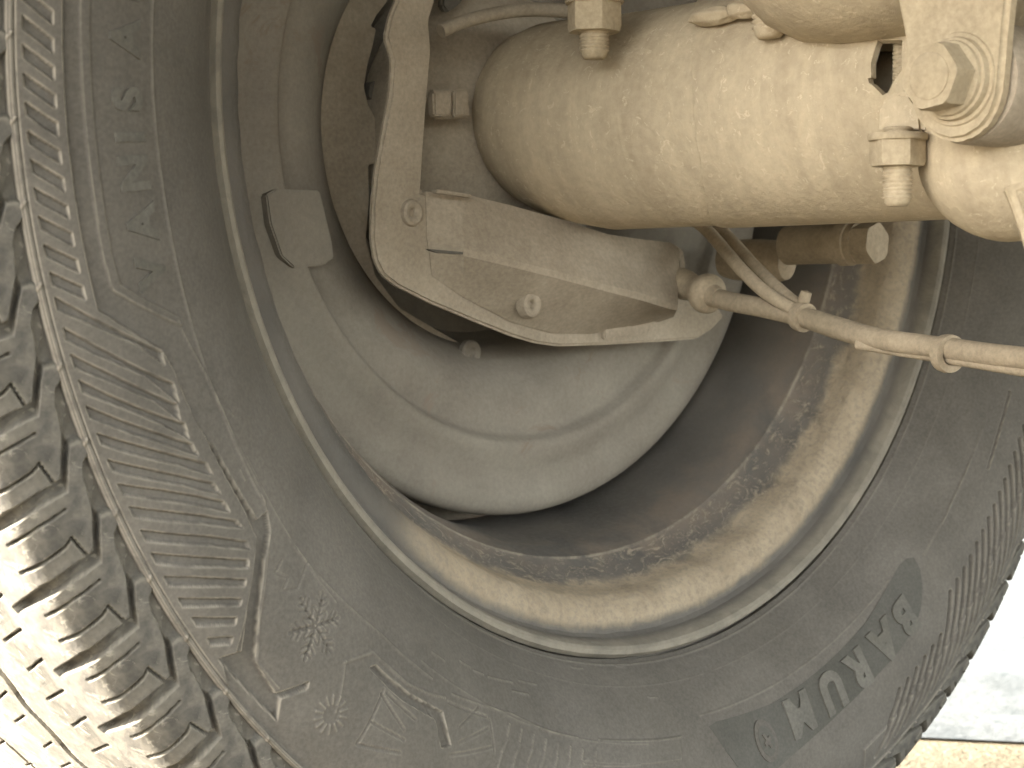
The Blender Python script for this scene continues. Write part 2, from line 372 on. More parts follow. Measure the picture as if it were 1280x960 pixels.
# fan of long notches
FAN = [[(194.03, 101.8), (194.69, 101.94), (196.17, 92.31), (197.87, 81.9), (199.65, 75.65), (198.84, 75.38), (196.93, 85.8), (195.49, 93.8)], [(195.73, 101.69), (196.41, 101.71), (198.0, 92.55), (199.84, 82.47), (202.17, 75.37), (200.99, 74.8), (199.21, 84.12), (197.26, 93.87)], [(197.23, 101.73), (197.98, 101.46), (199.49, 92.47), (201.37, 82.51), (203.2, 77.02), (202.25, 76.2), (200.68, 84.0), (198.74, 93.71)], [(198.71, 101.67), (199.42, 101.41), (200.96, 92.5), (202.88, 82.65), (204.52, 76.51), (203.58, 75.95), (202.13, 83.98), (200.27, 93.81)], [(200.24, 101.86), (200.91, 101.84), (202.17, 94.76), (203.93, 84.88), (205.79, 75.67), (204.94, 76.22), (203.5, 83.95), (201.7, 93.86)], [(201.88, 101.69), (202.53, 101.46), (203.94, 93.1), (205.61, 82.81), (207.46, 73.84), (206.54, 74.17), (205.17, 81.79), (203.42, 92.04)], [(203.5, 101.66), (204.18, 101.3), (205.4, 93.59), (207.01, 83.19), (208.8, 74.09), (207.93, 74.82), (206.58, 82.11), (204.88, 92.46)], [(205.02, 101.57), (205.69, 100.99), (207.02, 91.88), (208.3, 83.39), (210.22, 73.98), (209.37, 74.34), (207.86, 82.27), (206.5, 90.66)], [(206.49, 101.27), (207.21, 100.88), (208.39, 92.43), (209.63, 83.85), (211.69, 72.59), (210.99, 73.41), (209.24, 82.8), (207.91, 91.25)], [(208.03, 101.26), (208.74, 101.16), (209.86, 93.37), (211.11, 84.84), (213.14, 74.07), (212.6, 73.77), (210.68, 83.61), (209.38, 92.13)], [(209.59, 101.45), (210.25, 101.54), (211.33, 94.49), (212.59, 86.01), (214.01, 77.92), (213.64, 76.62), (212.16, 84.74), (210.82, 93.08)], [(211.22, 101.44), (211.82, 101.71), (212.69, 95.43), (213.61, 89.13), (214.78, 81.95), (214.52, 80.74), (213.23, 87.95), (212.22, 94.08)], [(212.85, 101.0), (213.42, 101.24), (214.06, 96.54), (214.8, 91.26), (215.57, 86.62), (215.34, 85.21), (214.46, 90.19), (213.68, 95.38)], [(214.36, 100.6), (214.93, 100.91), (215.4, 97.68), (215.86, 94.31), (216.36, 91.25), (216.1, 89.71), (215.52, 93.21), (215.01, 96.47)], [(216.01, 100.47), (216.51, 100.59), (216.82, 98.6), (217.03, 96.86), (217.23, 95.66), (216.98, 93.92), (216.68, 95.73), (216.47, 97.47)]]
for q in FAN: F.poly(q, -1.7, 0.4)
# deep channel that bends round the fan, and its branches
CH = [(205.66, 70.29), (205.93, 67.96), (212.24, 64.99), (212.42, 59.66), (213.5, 62.29), (214.68, 70.59), (216.77, 81.76), (219.34, 92.72), (222.14, 94.37), (223.37, 83.77), (223.59, 85.55), (222.6, 94.06), (223.61, 99.38), (217.61, 101.17), (218.33, 94.03), (216.26, 84.56), (214.1, 73.91), (213.09, 68.79), (211.4, 68.21)]
F.poly(CH, -2.2, 0.45)
CH2 = [(227.24, 64.09), (227.65, 61.81), (231.57, 61.29), (235.6, 59.05), (237.27, 68.25), (236.45, 70.48), (235.0, 62.8), (230.95, 64.8)]
F.poly(CH2, -1.8, 0.5)
F.line([(197.58, 64.84), (201.38, 60.14), (205.48, 58.33), (210.38, 57.48), (212.42, 59.66)], 0.9, 0.4, 0.5)
F.line([(213.62, 62.81), (214.82, 69.8), (217.44, 83.78), (219.58, 92.24), (222.0, 92.1)], 0.7, 0.3, 0.5)
F.line([(215.45, 57.39), (219.38, 55.3), (223.48, 52.71), (227.05, 50.49), (233.81, 49.94)], 1.0, 0.35, 0.6)
F.line([(224.84, 69.96), (226.82, 58.97), (228.3, 58.52), (231.31, 58.51), (233.92, 56.04), (235.59, 53.5)], 1.1, 0.45, 0.6)
F.line([(224.89, 69.11), (225.76, 76.39), (226.53, 84.02)], 0.8, 0.3, 0.6)
# radiating symbol, ridged label field, flat plaque at the foot of the flank
for q in [[(229.16, 68.31), (232.42, 73.16)], [(229.37, 78.53), (232.82, 76.09)], [(229.61, 87.0), (233.02, 80.45)], [(229.22, 66.56), (229.46, 87.14)], [(229.62, 66.65), (233.17, 67.66)], [(239.71, 49.11), (237.8, 60.03)], [(238.15, 65.35), (241.01, 54.97)], [(237.47, 71.4), (241.71, 61.1)], [(233.89, 59.83), (235.48, 63.88)], [(236.03, 54.42), (240.74, 51.1)], [(241.15, 51.67), (242.05, 62.36)]]: F.line(q, 0.9, -0.55, 0.6)
for i in range(8):
    t = 243.6 + i * 1.55
    F.line([(t, 49.8 + 0.15 * i), (t - 0.25, 54.5)], 1.3, 0.55, 0.7); F.line([(t - 0.2, 56.0), (t - 0.7, 61.0)], 1.3, 0.5, 0.7)
    F.line([(t - 0.7, 62.5), (t - 0.9, 67.0)], 1.2, 0.45, 0.7)
F.line([(236.38, 50.52), (240.92, 47.02), (244.02, 45.16), (249.14, 46.31), (252.47, 45.99)], 0.9, 0.4, 0.6)
F.poly([(255.66, 45.39), (266.4, 44.83), (265.7, 54.1), (252.72, 55.18)], 0.5, 1.0)
F.line([(255.23, 45.55), (260.85, 44.94), (266.62, 44.94)], 1.0, 0.4, 0.6)
F.line([(252.7, 56.11), (260.11, 54.85)], 0.8, 0.4, 0.6)
for q in [[(239.25, 34.78), (240.57, 34.02)], [(241.23, 33.9), (244.67, 30.88)], [(245.7, 28.72), (248.25, 27.37)], [(237.42, 34.33), (238.83, 34.2)], [(255.18, 13.29), (256.79, 12.86)], [(262.33, 10.41), (263.68, 11.02)], [(244.4, 35.08), (246.66, 33.47)], [(233.56, 39.51), (235.28, 39.11)], [(264.3, 26.55), (265.65, 27.0)], [(208.65, 61.95), (209.42, 61.9)], [(204.71, 55.83), (205.28, 54.63)]]: F.line(q, 0.9, 0.3, 0.5)
# slanted flutes on the far side of the flank
FL = [[(296.57, 87.64), (299.09, 77.09)], [(306.2, 83.44), (310.71, 62.99)], [(312.45, 86.78), (315.3, 70.98)], [(318.53, 92.48), (325.35, 61.9)]]
for k in range(22):
    t = 292.0 + k * 1.62; ln = 20 if k < 6 else 30
    F.line([(t, 98.0), (t + ln * 0.12, 98 - ln * 0.55), (t + ln * 0.235, 98.0 - ln)], 2.4, -2.2, 1.5)
F.line([(332.37, 53.03), (328.02, 53.83), (323.14, 55.17)], 1.4, -1.0, 0.6)
F.line([(323.25, 44.66), (317.2, 44.34), (314.01, 45.52)], 0.9, 0.4, 0.6)
F.poly([(290, 88), (345, 78), (345, 103.5), (290, 103.5)], 0.8, 1.0)
# the snowflake in its mountain outline
SC = [(221.15, 68.95)][0]
for i in range(6):
    a = R(i * 60 + 8); c, s_ = math.cos(a), math.sin(a); L = 11.6
    def pt(r, off): return (SC[0] + (c * r - s_ * off) / K, SC[1] + s_ * r + c * off)
    F.line([pt(1.0, 0), pt(L, 0)], 1.2, -0.7, 0.6)
    for r0, l in ((3.4, 2.8), (6.6, 2.8), (9.2, 2.0)):
        F.line([pt(r0, 0), pt(r0 + l * 0.8, l)], 0.8, -0.55, 0.5); F.line([pt(r0, 0), pt(r0 + l * 0.8, -l)], 0.8, -0.55, 0.5)
F.line([(215.72, 64.94), (215.94, 69.85), (216.99, 66.69), (217.27, 71.88), (218.13, 65.88), (217.65, 55.91)], 0.8, -0.4, 0.6)
SC2 = [(226.34, 85.68)][0]
for i in range(14):
    a = 2 * math.pi * i / 14; F.line([(SC2[0] + 3.6 * math.cos(a) / K, SC2[1] + 3.6 * math.sin(a)), (SC2[0] + 6.3 * math.cos(a) / K, SC2[1] + 6.3 * math.sin(a))], 0.9, 0.45, 0.6)
# bulge and waviness of worn rubber; the edge under the tread drops away
F.h += 0.10 * np.sin(np.radians(TG) * 23 + SG * 0.11) * sstep((SG - 8) / 15)
F.h -= 4.5 * sstep((SG - 106.2) / 1.0)
F.h -= 2.2 * sstep((6.8 - SG) / 2.2)                                    # crevice between bead and rim lip
V = surf(TG, np.clip(SG, 0, None), F.h)
V[..., 1] += np.where(SG < 0, -SG * 0.004, 0)                            # the bead tucks in behind the rim lip
V[:, 0, :] *= np.array([0.985, 1, 0.985])
tyre_me = grid_mesh(V, True); rubbed_lit(tyre_me, F.h, 2.4)
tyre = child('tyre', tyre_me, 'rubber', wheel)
tyre['label'] = 'grey dusty rubber tyre with moulded notches and lettering'

# outer half of the carcass, out of sight of the camera
th2 = np.arange(0, 360, 2.5); s2 = np.arange(S_END - 108, S_END + 0.1, 3.0)
A, B = np.meshgrid(th2, s2, indexing='ij'); hh = np.where(B < S_END - 106, -4.5, 0.0)
child('outer_sidewall', grid_mesh(surf(A, np.clip(B, 0, S_END), hh), True), 'rubber', tyre)

# tread: one moulded pitch, repeated round the tyre
GA = [(205.73, 111.06), (207.85, 115.92), (207.97, 118.63), (208.1, 123.9), (208.67, 136.12), (210.2, 157.84), (210.55, 156.72), (209.01, 128.42), (208.83, 124.83), (208.6, 115.65), (206.25, 109.92)]
RECESS = [(203.29,108.55),(204.06,110.0),(204.46,109.9),(205.74,111.04),(206.0,111.5),(206.25,109.91),(206.18,107.33),(206.35,104.0),(202.6,104.0)]
SIPES = [[(205.1, 118.5), (205.43, 127.91), (206.2, 142.04)], [(207.89, 118.42), (206.66, 120.19), (206.97, 123.25), (207.34, 130.63), (207.88, 142.66)]]
SH = [[(211.74, 160.83), (212.83, 176.55)], [(213.79, 160.04), (214.93, 174.27)]]
SIPES += [[(a - 360 / 82, b) for a, b in SH[0]], [(a - 720 / 82, b) for a, b in SH[1]]]
shift_s = [100, 106, 111, 115.6, 120, 125, 129, 138.6, 160, 190, 220, 260, 300, 345, 360]
shift_t = [203.6, 204.0, 206.0, 208.28, 208.35, 208.6, 208.98, 209.38, 210.84, 213.0, 213.6, 211.6, 209.5, 207.0, 206.0]
sv = np.arange(105.6, S_END - 105.5, 0.42); uu = np.linspace(0, PITCH_DEG, 66)
UG, SVG = np.meshgrid(uu, sv, indexing='ij'); TT = UG + np.interp(SVG, shift_s, shift_t)
KT = math.pi / 180 * 336
T = Field(TT, SVG, KT)
def both(pts): return [pts, [(418.0 - a - PITCH_DEG * 0.4, S_END - b) for a, b in pts]]
def cyc(fn, pts, *a):
    for base in both(pts):
        for k in range(-6, 7): fn([(x + k * PITCH_DEG, y) for x, y in base], *a)
for q in SIPES: cyc(T.line, q, 0.75, -3.2, 0.5)
for q in ([(206.3, 205), (207.4, 219)], [(208.6, 203), (209.6, 215)]): cyc(T.line, q, 0.6, -2.5, 0.45)
zig = 0.9 * np.sin(np.radians(TT * 82)) 
for s0 in (196.0, 255.0): T.h -= 6.0 * sstep(0.5 - (np.abs(SVG + zig - s0) - 1.7) / 0.8)
T.h = np.maximum(T.h, -6.0)
cyc(T.poly, RECESS, -2.6, 0.6, 'set'); cyc(T.poly, GA, -4.2, 0.6, 'set')
TM = grid_mesh(surf(TT, SVG, T.h)); rubbed_lit(TM, T.h, 0.9); TM.materials.append(M['tread']); TM.polygons.foreach_set('use_smooth', [True] * len(TM.polygons))
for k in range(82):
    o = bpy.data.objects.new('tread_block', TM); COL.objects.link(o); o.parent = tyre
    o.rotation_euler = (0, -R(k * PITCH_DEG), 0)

# ------------------------------------------------------------------ tyre lettering
def draped_text(txt, th0, s0, size, width, h, name, mat, shear=0.0, bold=0.012):
    """raised letters; reading direction clockwise, tops outwards; size = cap height in mm"""
    for i, (ch, t) in enumerate(zip(txt, th0)):
        if ch == ' ': continue
        cu = bpy.data.curves.new('letter', 'FONT'); cu.body = ch; cu.align_x = 'CENTER'; cu.extrude = 0.5; cu.bevel_depth = 0.03; cu.offset = bold; cu.resolution_u = 6
        cu.shear = shear
        ob = bpy.data.objects.new('letter', cu); COL.objects.link(ob)
        dg = bpy.context.evaluated_depsgraph_get(); me = bpy.data.meshes.new_from_object(ob.evaluated_get(dg))
        bpy.data.objects.remove(ob); n = len(me.vertices); co = np.zeros(n * 3); me.vertices.foreach_get('co', co); co = co.reshape(-1, 3)
        cap = 0.729; sc = size / cap
        x = co[:, 0] * sc * width; y = co[:, 1] * sc; z = np.where(co[:, 2] > 0.5, h, np.where(co[:, 2] > 0.46, h - 0.3, -0.4))
        # drop onto the flank
        s = (s0[i] if isinstance(s0, (list, tuple)) else s0) + y; r = np.interp(s, SS, PROF[:, 0]) * 1000
        V_ = surf(t - np.degrees(x / r), s, z); me.vertices.foreach_set('co', V_.astype(np.float32).ravel())
        me.update(); me.materials.clear(); sharp(me, 30)
        child(name, me, mat, tyre, True)
draped_text('VANIS ALLSEASON', [194.0, 191.0, 187.9, 185.7, 183.4, 181.9, 179.7, 176.7, 173.9, 171.1, 168.3, 165.3, 162.1, 158.9, 155.6], 65.6, 10.4, 1.0, 0.8, 'letter', 'letter', 0.0, 0.022)
# dark maker's panel with its raised name and round emblem
def drape(loop, h0, h1, maxlen, chamf=0.5):
    """polygon in (angle, s) -> plate following the flank"""
    bm = bmesh.new(); vs = [bm.verts.new((a * K, b, 0)) for a, b in loop]; es = [bm.edges.new((vs[i], vs[(i + 1) % len(vs)])) for i in range(len(vs))]
    bmesh.ops.triangle_fill(bm, use_beauty=True, edges=es)
    for _ in range(9):
        lg = [e for e in bm.edges if e.calc_length() > maxlen]
        if not lg: break
        bmesh.ops.subdivide_edges(bm, edges=lg, cuts=1); bmesh.ops.triangulate(bm, faces=list(bm.faces))
    g = bmesh.ops.extrude_face_region(bm, geom=list(bm.faces))
    for v in g['geom']:
        if isinstance(v, bmesh.types.BMVert): v.co.z = 1
    co = np.array([v.co[:] for v in bm.verts]); X = surf(co[:, 0] / K, co[:, 1], np.where(co[:, 2] > 0.5, h1, h0))
    for v, p in zip(bm.verts, X): v.co = p
    return sharp(me_from(bm), 40)
PANEL = [(270.75, 43.25), (271.97, 42.2), (276.08, 43.09), (280.28, 44.28), (284.98, 43.84), (289.57, 43.32), (293.84, 42.82), (297.45, 42.24), (300.65, 40.44), (303.56, 39.02), (306.19, 37.85), (307.48, 38.98), (308.2, 41.66), (307.64, 47.46), (306.21, 53.53), (304.4, 58.7), (302.19, 62.18), (299.06, 63.29), (295.27, 63.23), (291.63, 63.54), (288.13, 64.15), (284.05, 65.73), (280.16, 67.83), (277.04, 70.49), (273.33, 66.89), (271.83, 55.24)]
child('badge_panel', drape(PANEL, -0.4, 0.22, 6), 'badge', tyre)['label'] = 'smooth darker panel behind the raised maker name'
BL = [(302.29, 56.31), (297.98, 56.0), (293.22, 56.32), (288.54, 55.66), (283.25, 55.57)]
draped_text('BARUM', [p[0] for p in BL], [p[1] - 8.4 for p in BL], 15.6, 1.0, 1.1, 'letter', 'letter', 0.15, 0.03)
EM = [(277.35, 57.03)][0]
def disc_loop(r0, n=28): return [(EM[0] + r0 * 0.78 * math.cos(2 * math.pi * i / n) / K, EM[1] + r0 * math.sin(2 * math.pi * i / n)) for i in range(n)]
em = child('emblem', drape(disc_loop(9.2), -0.3, 0.8, 3), 'rubber', tyre)
child('emblem_field', drape(disc_loop(6.6), 0.3, 0.95, 3), 'badge', tyre)
child('emblem_mark', drape([(EM[0] + dx / K, EM[1] + dy) for dx, dy in ((-2.4, -3.0), (-0.8, -3.2), (0.2, -1.0), (2.2, -1.6), (2.6, 0.2), (1.2, 1.0), (2.0, 3.0), (0.4, 3.4), (-0.6, 1.6), (-2.4, 2.0), (-2.6, 0.4), (-1.2, -0.4))], 0.3, 1.5, 3), 'rubber', tyre)

# ------------------------------------------------------------------ wheel: steel rim
AX = dict(origin=(0, 0, 0), d=(0, 1, 0))
def rough_dust(a, h): return (0.00022 * math.sin(a * 37 + 9 * math.sin(a * 5)) + 0.00016 * math.sin(a * 83 + h * 900)) * (1 if 0.004 < h < 0.034 else 0.15)
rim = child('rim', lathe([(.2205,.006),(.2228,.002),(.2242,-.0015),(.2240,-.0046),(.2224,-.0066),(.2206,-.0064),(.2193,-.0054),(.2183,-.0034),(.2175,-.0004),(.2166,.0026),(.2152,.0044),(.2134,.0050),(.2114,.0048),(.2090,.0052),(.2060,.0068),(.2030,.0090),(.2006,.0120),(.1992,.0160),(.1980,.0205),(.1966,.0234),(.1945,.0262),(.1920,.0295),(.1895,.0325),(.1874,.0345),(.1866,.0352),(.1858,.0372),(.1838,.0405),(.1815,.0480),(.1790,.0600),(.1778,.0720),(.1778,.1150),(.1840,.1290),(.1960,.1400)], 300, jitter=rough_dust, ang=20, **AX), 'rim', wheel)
rim['label'] = 'steel rim with a tan dust band behind its rolled lip'
child('wheel_disc', lathe([(.1800,.1230),(.1600,.1290),(.1300,.1420),(.0900,.1480),(.0600,.1440),(.0,.1440)], 120, **AX), 'dark', rim)

# ------------------------------------------------------------------ drum brake
brake = thing('drum_brake', (0, 0.08, -0.17), 'round dusty drum brake backing plate inside the wheel', 'brake')
bp = child('backing_plate', lathe([(.1700,.0860),(.1722,.0830),(.1725,.0800),(.1712,.0768),(.1685,.0748),(.1640,.0738),(.1590,.0752),(.1540,.0762),(.1490,.0744),(.1440,.0722),(.1402,.0718),(.1384,.0728),(.1370,.0762),(.1345,.0784),(.1290,.0782),(.1220,.0790),(.1140,.0822),(.1060,.0882),(.0995,.0958),(.0962,.1000),(.0945,.1080),(.0900,.1150),(.0600,.1160),(.0200,.1160)], 200, ang=48, **AX), 'drum', brake)
child('drum', lathe([(.1690,.0850),(.1712,.0870),(.1712,.1200),(.1600,.1260),(.0500,.1270)], 160, **AX), 'dark', brake)
RIN = [(-0.0519, 0.1005, 0.0769), (-0.0583, 0.1005, 0.0554), (-0.0651, 0.1005, 0.048), (-0.0683, 0.1005, 0.0429), (-0.0652, 0.1005, 0.0422), (-0.067, 0.1005, 0.0351), (-0.0701, 0.1005, 0.0263), (-0.072, 0.1005, 0.0165), (-0.0698, 0.1005, 0.0091), (-0.0653, 0.1005, 0.0029), (-0.064, 0.1005, -0.0056), (-0.065, 0.1005, -0.0154), (-0.0699, 0.1005, -0.0167), (-0.0695, 0.1005, -0.0318), (-0.0714, 0.1005, -0.0491), (-0.0661, 0.1005, -0.0646), (-0.0525, 0.1005, -0.0786), (-0.0241, 0.1005, -0.0913)]
_o = [(0.1, R(a)) for a in range(262, 128, -6)]
child('shield_ring', prism([tuple(p) for p in RIN] + [(0.097 * math.cos(a), 0.1005, 0.097 * math.sin(a)) for _, a in _o], (0, 0.002, 0), 0.0005), 'bracket', brake)
child('hub_flange', lathe([(.0,.1100),(.0480,.1100),(.0740,.1100),(.0760,.1120),(.0760,.1160)], 160, **AX), 'dark', brake)
child('hub_ring', lathe([(.0280,.0700),(.0420,.0760),(.0520,.0800),(.0600,.0835),(.0650,.0890),(.0665,.1000),(.0665,.1120)], 96, **AX), 'bracket', brake)
for q in [(-0.0616, 0.106, 0.0154)]:
    child('bolt', hexprof((q[0], 0.11, q[2]), (0, -1, 0), 0.010, 0.006, 0.3), 'dark', brake)
child('inspection_plug', lathe([(.0,.0),(.0018,.0),(.0024,-.0012),(.0046,-.0014),(.0056,-.0004),(.0058,.002)], 32, tuple(Vector((-0.016, 0.0954, -0.0986)) + Vector((0, -0.0016, 0))), (0, 1, 0)), 'drum', brake)
TAB = [(-0.1459, 0.0709, -0.034), (-0.1412, 0.0709, -0.0316), (-0.1195, 0.0709, -0.0312), (-0.1135, 0.0709, -0.0509), (-0.1123, 0.0709, -0.058), (-0.1177, 0.0709, -0.0613), (-0.1325, 0.0709, -0.0625), (-0.1387, 0.0709, -0.0579), (-0.144, 0.0709, -0.0454)]
child('weight_tab', prism(TAB, (0, 0.0050, 0), 0.0006), 'drum', brake)['label'] = 'flat square tab on the rim of the plate'

# ------------------------------------------------------------------ axle
axle = thing('axle', (0, -0.09, -0.046), 'thick tan dusty axle tube running from the brake towards the right', 'axle')
def bell(z): return z
tube_me = lathe([(.0, .0880),(.0120,.0872),(.0230,.0835),(.0320,.0765),(.0385,.0670),(.0425,.0540),(.0443,.0380),(.0450,.0200),(.0450,-.0620),(.0440,-.0640),(.0180,-.0680),(.0180,-.3000),(.0,-.3000)], 160, ang=50, **AX)
for v in tube_me.vertices:
    if v.co.y > 0.02: v.co.z += 0.006 * min(1, (v.co.y - 0.02) / 0.05)
tube = child('tube', tube_me, 'axle', axle)
def drape_cyl(loops, rho, h, maxlen=0.004, solid=0.003):
    """polygon with holes in (angle deg, y) wrapped on the axle, thickness inwards"""
    k = R(1) * rho; bm = bmesh.new(); es = []
    for lp in loops:
        vs = [bm.verts.new((a * k, y, 0)) for a, y in lp]; es += [bm.edges.new((vs[i], vs[(i + 1) % len(vs)])) for i in range(len(vs))]
    bmesh.ops.triangle_fill(bm, use_beauty=True, edges=es)
    for _ in range(9):
        lg = [e for e in bm.edges if e.calc_length() > maxlen]
        if not lg: break
        bmesh.ops.subdivide_edges(bm, edges=lg, cuts=1); bmesh.ops.triangulate(bm, faces=list(bm.faces))
    g = bmesh.ops.extrude_face_region(bm, geom=list(bm.faces))
    for v in g['geom']:
        if isinstance(v, bmesh.types.BMVert): v.co.z = -1
    for v in bm.verts:
        r = rho + (0 if v.co.z > -0.5 else -solid); a = v.co.x / k; v.co = (r * math.cos(R(a)), v.co.y, r * math.sin(R(a)))
    return sharp(me_from(bm), 40)
WELD = [(110.36, -0.0386), (144.8, -0.0553), (170.95, -0.0612), (189.62, -0.0621), (208.89, -0.061), (232.42, -0.054), (259.71, -0.0409)]
NOTCH_HOLE = [(162.77, -0.1424), (164.21, -0.1526), (177.38, -0.1535), (181.4, -0.1507), (186.12, -0.148), (186.88, -0.1457), (184.3, -0.1436), (182.08, -0.1417), (181.26, -0.1404), (179.2, -0.14), (179.01, -0.1413), (172.49, -0.141)]
OUTER = [(100, WELD[0][1])] + WELD + [(330, WELD[-1][1]), (330, -0.30), (100, -0.30)]
child('saddle', drape_cyl([OUTER, NOTCH_HOLE], .0462, 0), 'axle', axle)['label'] = 'outer sleeve with a torn notch showing a dark gap'
wb = [( (0.0462) * math.cos(R(a)), y, (0.0462) * math.sin(R(a))) for a, y in WELD]
# stub on top of the sleeve and the bead of weld beside it
SB = [(-0.046, -0.0967, 0.0304), (-0.046, -0.0975, 0.0194)]
child('stub', thread(SB[0], (0.02, -0.06, -1), 0.0062, 0.0115, 0.0022), 'axle', axle)
def blob(c, r, n=20, seed=0, amp=0.18):
    bm = bmesh.new(); bmesh.ops.create_icosphere(bm, subdivisions=4, radius=1)
    rg = random.Random(seed); ph = [rg.uniform(0, 6) for _ in range(6)]
    for v in bm.verts:
        d = 1 + amp * (math.sin(v.co.x * 4 + ph[0]) * math.sin(v.co.y * 5 + ph[1]) + 0.6 * math.sin(v.co.z * 7 + ph[2]) * math.sin(v.co.x * 6 + ph[3]))
        v.co = Vector((v.co.x * r[0] * d, v.co.y * r[1] * d, v.co.z * r[2] * d)) + Vector(c)
    return sharp(me_from(bm), 60)
WBL = [(-0.04, -0.0669, 0.0311), (-0.04, -0.0809, 0.0318), (-0.04, -0.1313, 0.0164), (-0.04, -0.1366, 0.0147)]
child('weld_bead', blob(WBL[0], (0.005, 0.011, 0.0036), seed=2, amp=0.10), 'axle', axle)
child('weld_bead', blob(WBL[1], (0.005, 0.008, 0.0036), seed=3, amp=0.10), 'axle', axle)

# ------------------------------------------------------------------ parking brake lever bracket
brk = thing('brake_lever_bracket', (-0.0032, 0.05, -0.0951), 'pressed steel brake lever bracket with a tall arm in front of the drum', 'bracket')
ARM = [(-0.0936, 0.05, 0.064), (-0.0962, 0.05, 0.0447), (-0.0995, 0.05, 0.0383), (-0.1021, 0.05, 0.0295), (-0.1004, 0.05, 0.0252), (-0.0984, 0.05, 0.0203), (-0.0997, 0.05, 0.0066), (-0.1043, 0.05, -0.0115), (-0.1073, 0.05, -0.0244), (-0.109, 0.05, -0.0371), (-0.1094, 0.05, -0.0514), (-0.1078, 0.05, -0.0593), (-0.1041, 0.05, -0.065), (-0.097, 0.05, -0.0694), (-0.0782, 0.05, -0.0765), (-0.0513, 0.05, -0.0849), (-0.0326, 0.05, -0.0905), (-0.0181, 0.05, -0.0938), (-0.0032, 0.05, -0.0955), (0.0278, 0.05, -0.0953), (0.0663, 0.05, -0.0944), (0.0906, 0.05, -0.0936), (0.1025, 0.05, -0.0888), (0.1109, 0.05, -0.0831), (0.1072, 0.05, -0.0788), (0.0905, 0.05, -0.0769), (0.0787, 0.05, -0.0738), (0.0752, 0.05, -0.0581), (0.0276, 0.05, -0.0451), (-0.0326, 0.05, -0.0365), (-0.0693, 0.05, -0.0316), (-0.0837, 0.05, -0.0313), (-0.0824, 0.05, -0.015), (-0.0801, 0.05, 0.0082), (-0.0779, 0.05, 0.0268), (-0.0792, 0.05, 0.0386), (-0.0757, 0.05, 0.0471), (-0.0726, 0.05, 0.0669)]
child('arm_plate', prism(ARM, (0, 0.0035, 0), 0.0011, 3), 'bracket', brk)
# cover: ridged sheet folded along a crease
TOPE = [(-0.0818, 0.0497, -0.0312), (-0.0653, 0.047, -0.0309), (-0.0393, 0.043, -0.0354), (-0.0125, 0.041, -0.0403), (0.0169, 0.04, -0.046), (0.0381, 0.04, -0.0476), (0.059, 0.04, -0.0486), (0.0669, 0.041, -0.0513)]
MIDE = [(-0.0811, 0.0496, -0.0507), (-0.0695, 0.04, -0.0542), (-0.0499, 0.032, -0.0586), (-0.0252, 0.0285, -0.0633), (0.003, 0.027, -0.0685), (0.0237, 0.027, -0.0719), (0.0441, 0.027, -0.0761), (0.0497, 0.0275, -0.0776)]
CRE = [(-0.0799, 0.0495, -0.0559), (-0.0697, 0.0398, -0.0572), (-0.0498, 0.0322, -0.0616), (-0.0249, 0.0288, -0.0663), (0.0035, 0.0275, -0.0716), (0.0243, 0.0275, -0.0751), (0.0436, 0.0275, -0.079), (0.0497, 0.028, -0.0797)]
LOW = [(-0.0783, 0.0498, -0.0653), (-0.0609, 0.0495, -0.0741), (-0.0333, 0.0492, -0.0847), (-0.0092, 0.049, -0.0894), (0.0162, 0.049, -0.0901), (0.0429, 0.049, -0.0878), (0.0628, 0.049, -0.085), (0.0719, 0.049, -0.0829)]
def loft(rows, thick=0.0018, bev=0.0):
    bm = bmesh.new(); R_ = [[bm.verts.new(p) for p in r] for r in rows]
    for A, B in zip(R_, R_[1:]):
        for i in range(len(A) - 1): bm.faces.new((A[i], A[i + 1], B[i + 1], B[i]))
    bmesh.ops.recalc_face_normals(bm, faces=bm.faces)
    s = sum((f.normal.y for f in bm.faces))
    if s > 0: bmesh.ops.reverse_faces(bm, faces=bm.faces)
    bmesh.ops.solidify(bm, geom=list(bm.faces), thickness=thick)
    return sharp(me_from(bm), 14)
def lerp_rows(a, b, t): return [tuple(x + (y - x) * t for x, y in zip(p, q)) for p, q in zip(a, b)]
TB = [(p[0], p[1] + 0.006, p[2] + 0.0005) for p in TOPE]
child('cover', loft([TB, TOPE, lerp_rows(TOPE, MIDE, .5), MIDE, CRE, lerp_rows(CRE, LOW, .5), LOW]), 'bracket', brk)
END = [(0.0728, 0.046, -0.0511), (0.0768, 0.046, -0.0551), (0.0763, 0.046, -0.0656), (0.0729, 0.046, -0.0787), (0.0684, 0.046, -0.0828)]
child('end_flange', prism([(0.0635, 0.04, -0.0496), (0.0686, 0.04, -0.052), (0.0703, 0.04, -0.0583), (0.0693, 0.04, -0.0694), (0.0659, 0.04, -0.0791), (0.0614, 0.04, -0.0813), (0.0592, 0.04, -0.0798), (0.0636, 0.04, -0.0732), (0.0652, 0.04, -0.0584)], (0, 0.010, 0), 0.0008), 'bracket', brk)
child('stiffener', prism([(0.0238, 0.0478, -0.0811), (0.027, 0.0478, -0.0797), (0.0469, 0.0478, -0.079), (0.0682, 0.0478, -0.0806), (0.0569, 0.0478, -0.0861), (0.0525, 0.0478, -0.0909), (0.0233, 0.0478, -0.0927)], (0, 0.0022, 0), 0.0006), 'bracket', brk)
for px in [(-0.0893, 0.0495, -0.0399), (-0.0314, 0.0395, -0.0771)]:
    rv = child('rivet', lathe([(.0,.0010),(.0012,.0010),(.0016,-.0004),(.0026,-.0014),(.0042,-.0016),(.0052,-.0010),(.0056,.0002),(.0060,.0030)], 40, px, (0, 1, 0)), 'bracket', brk)
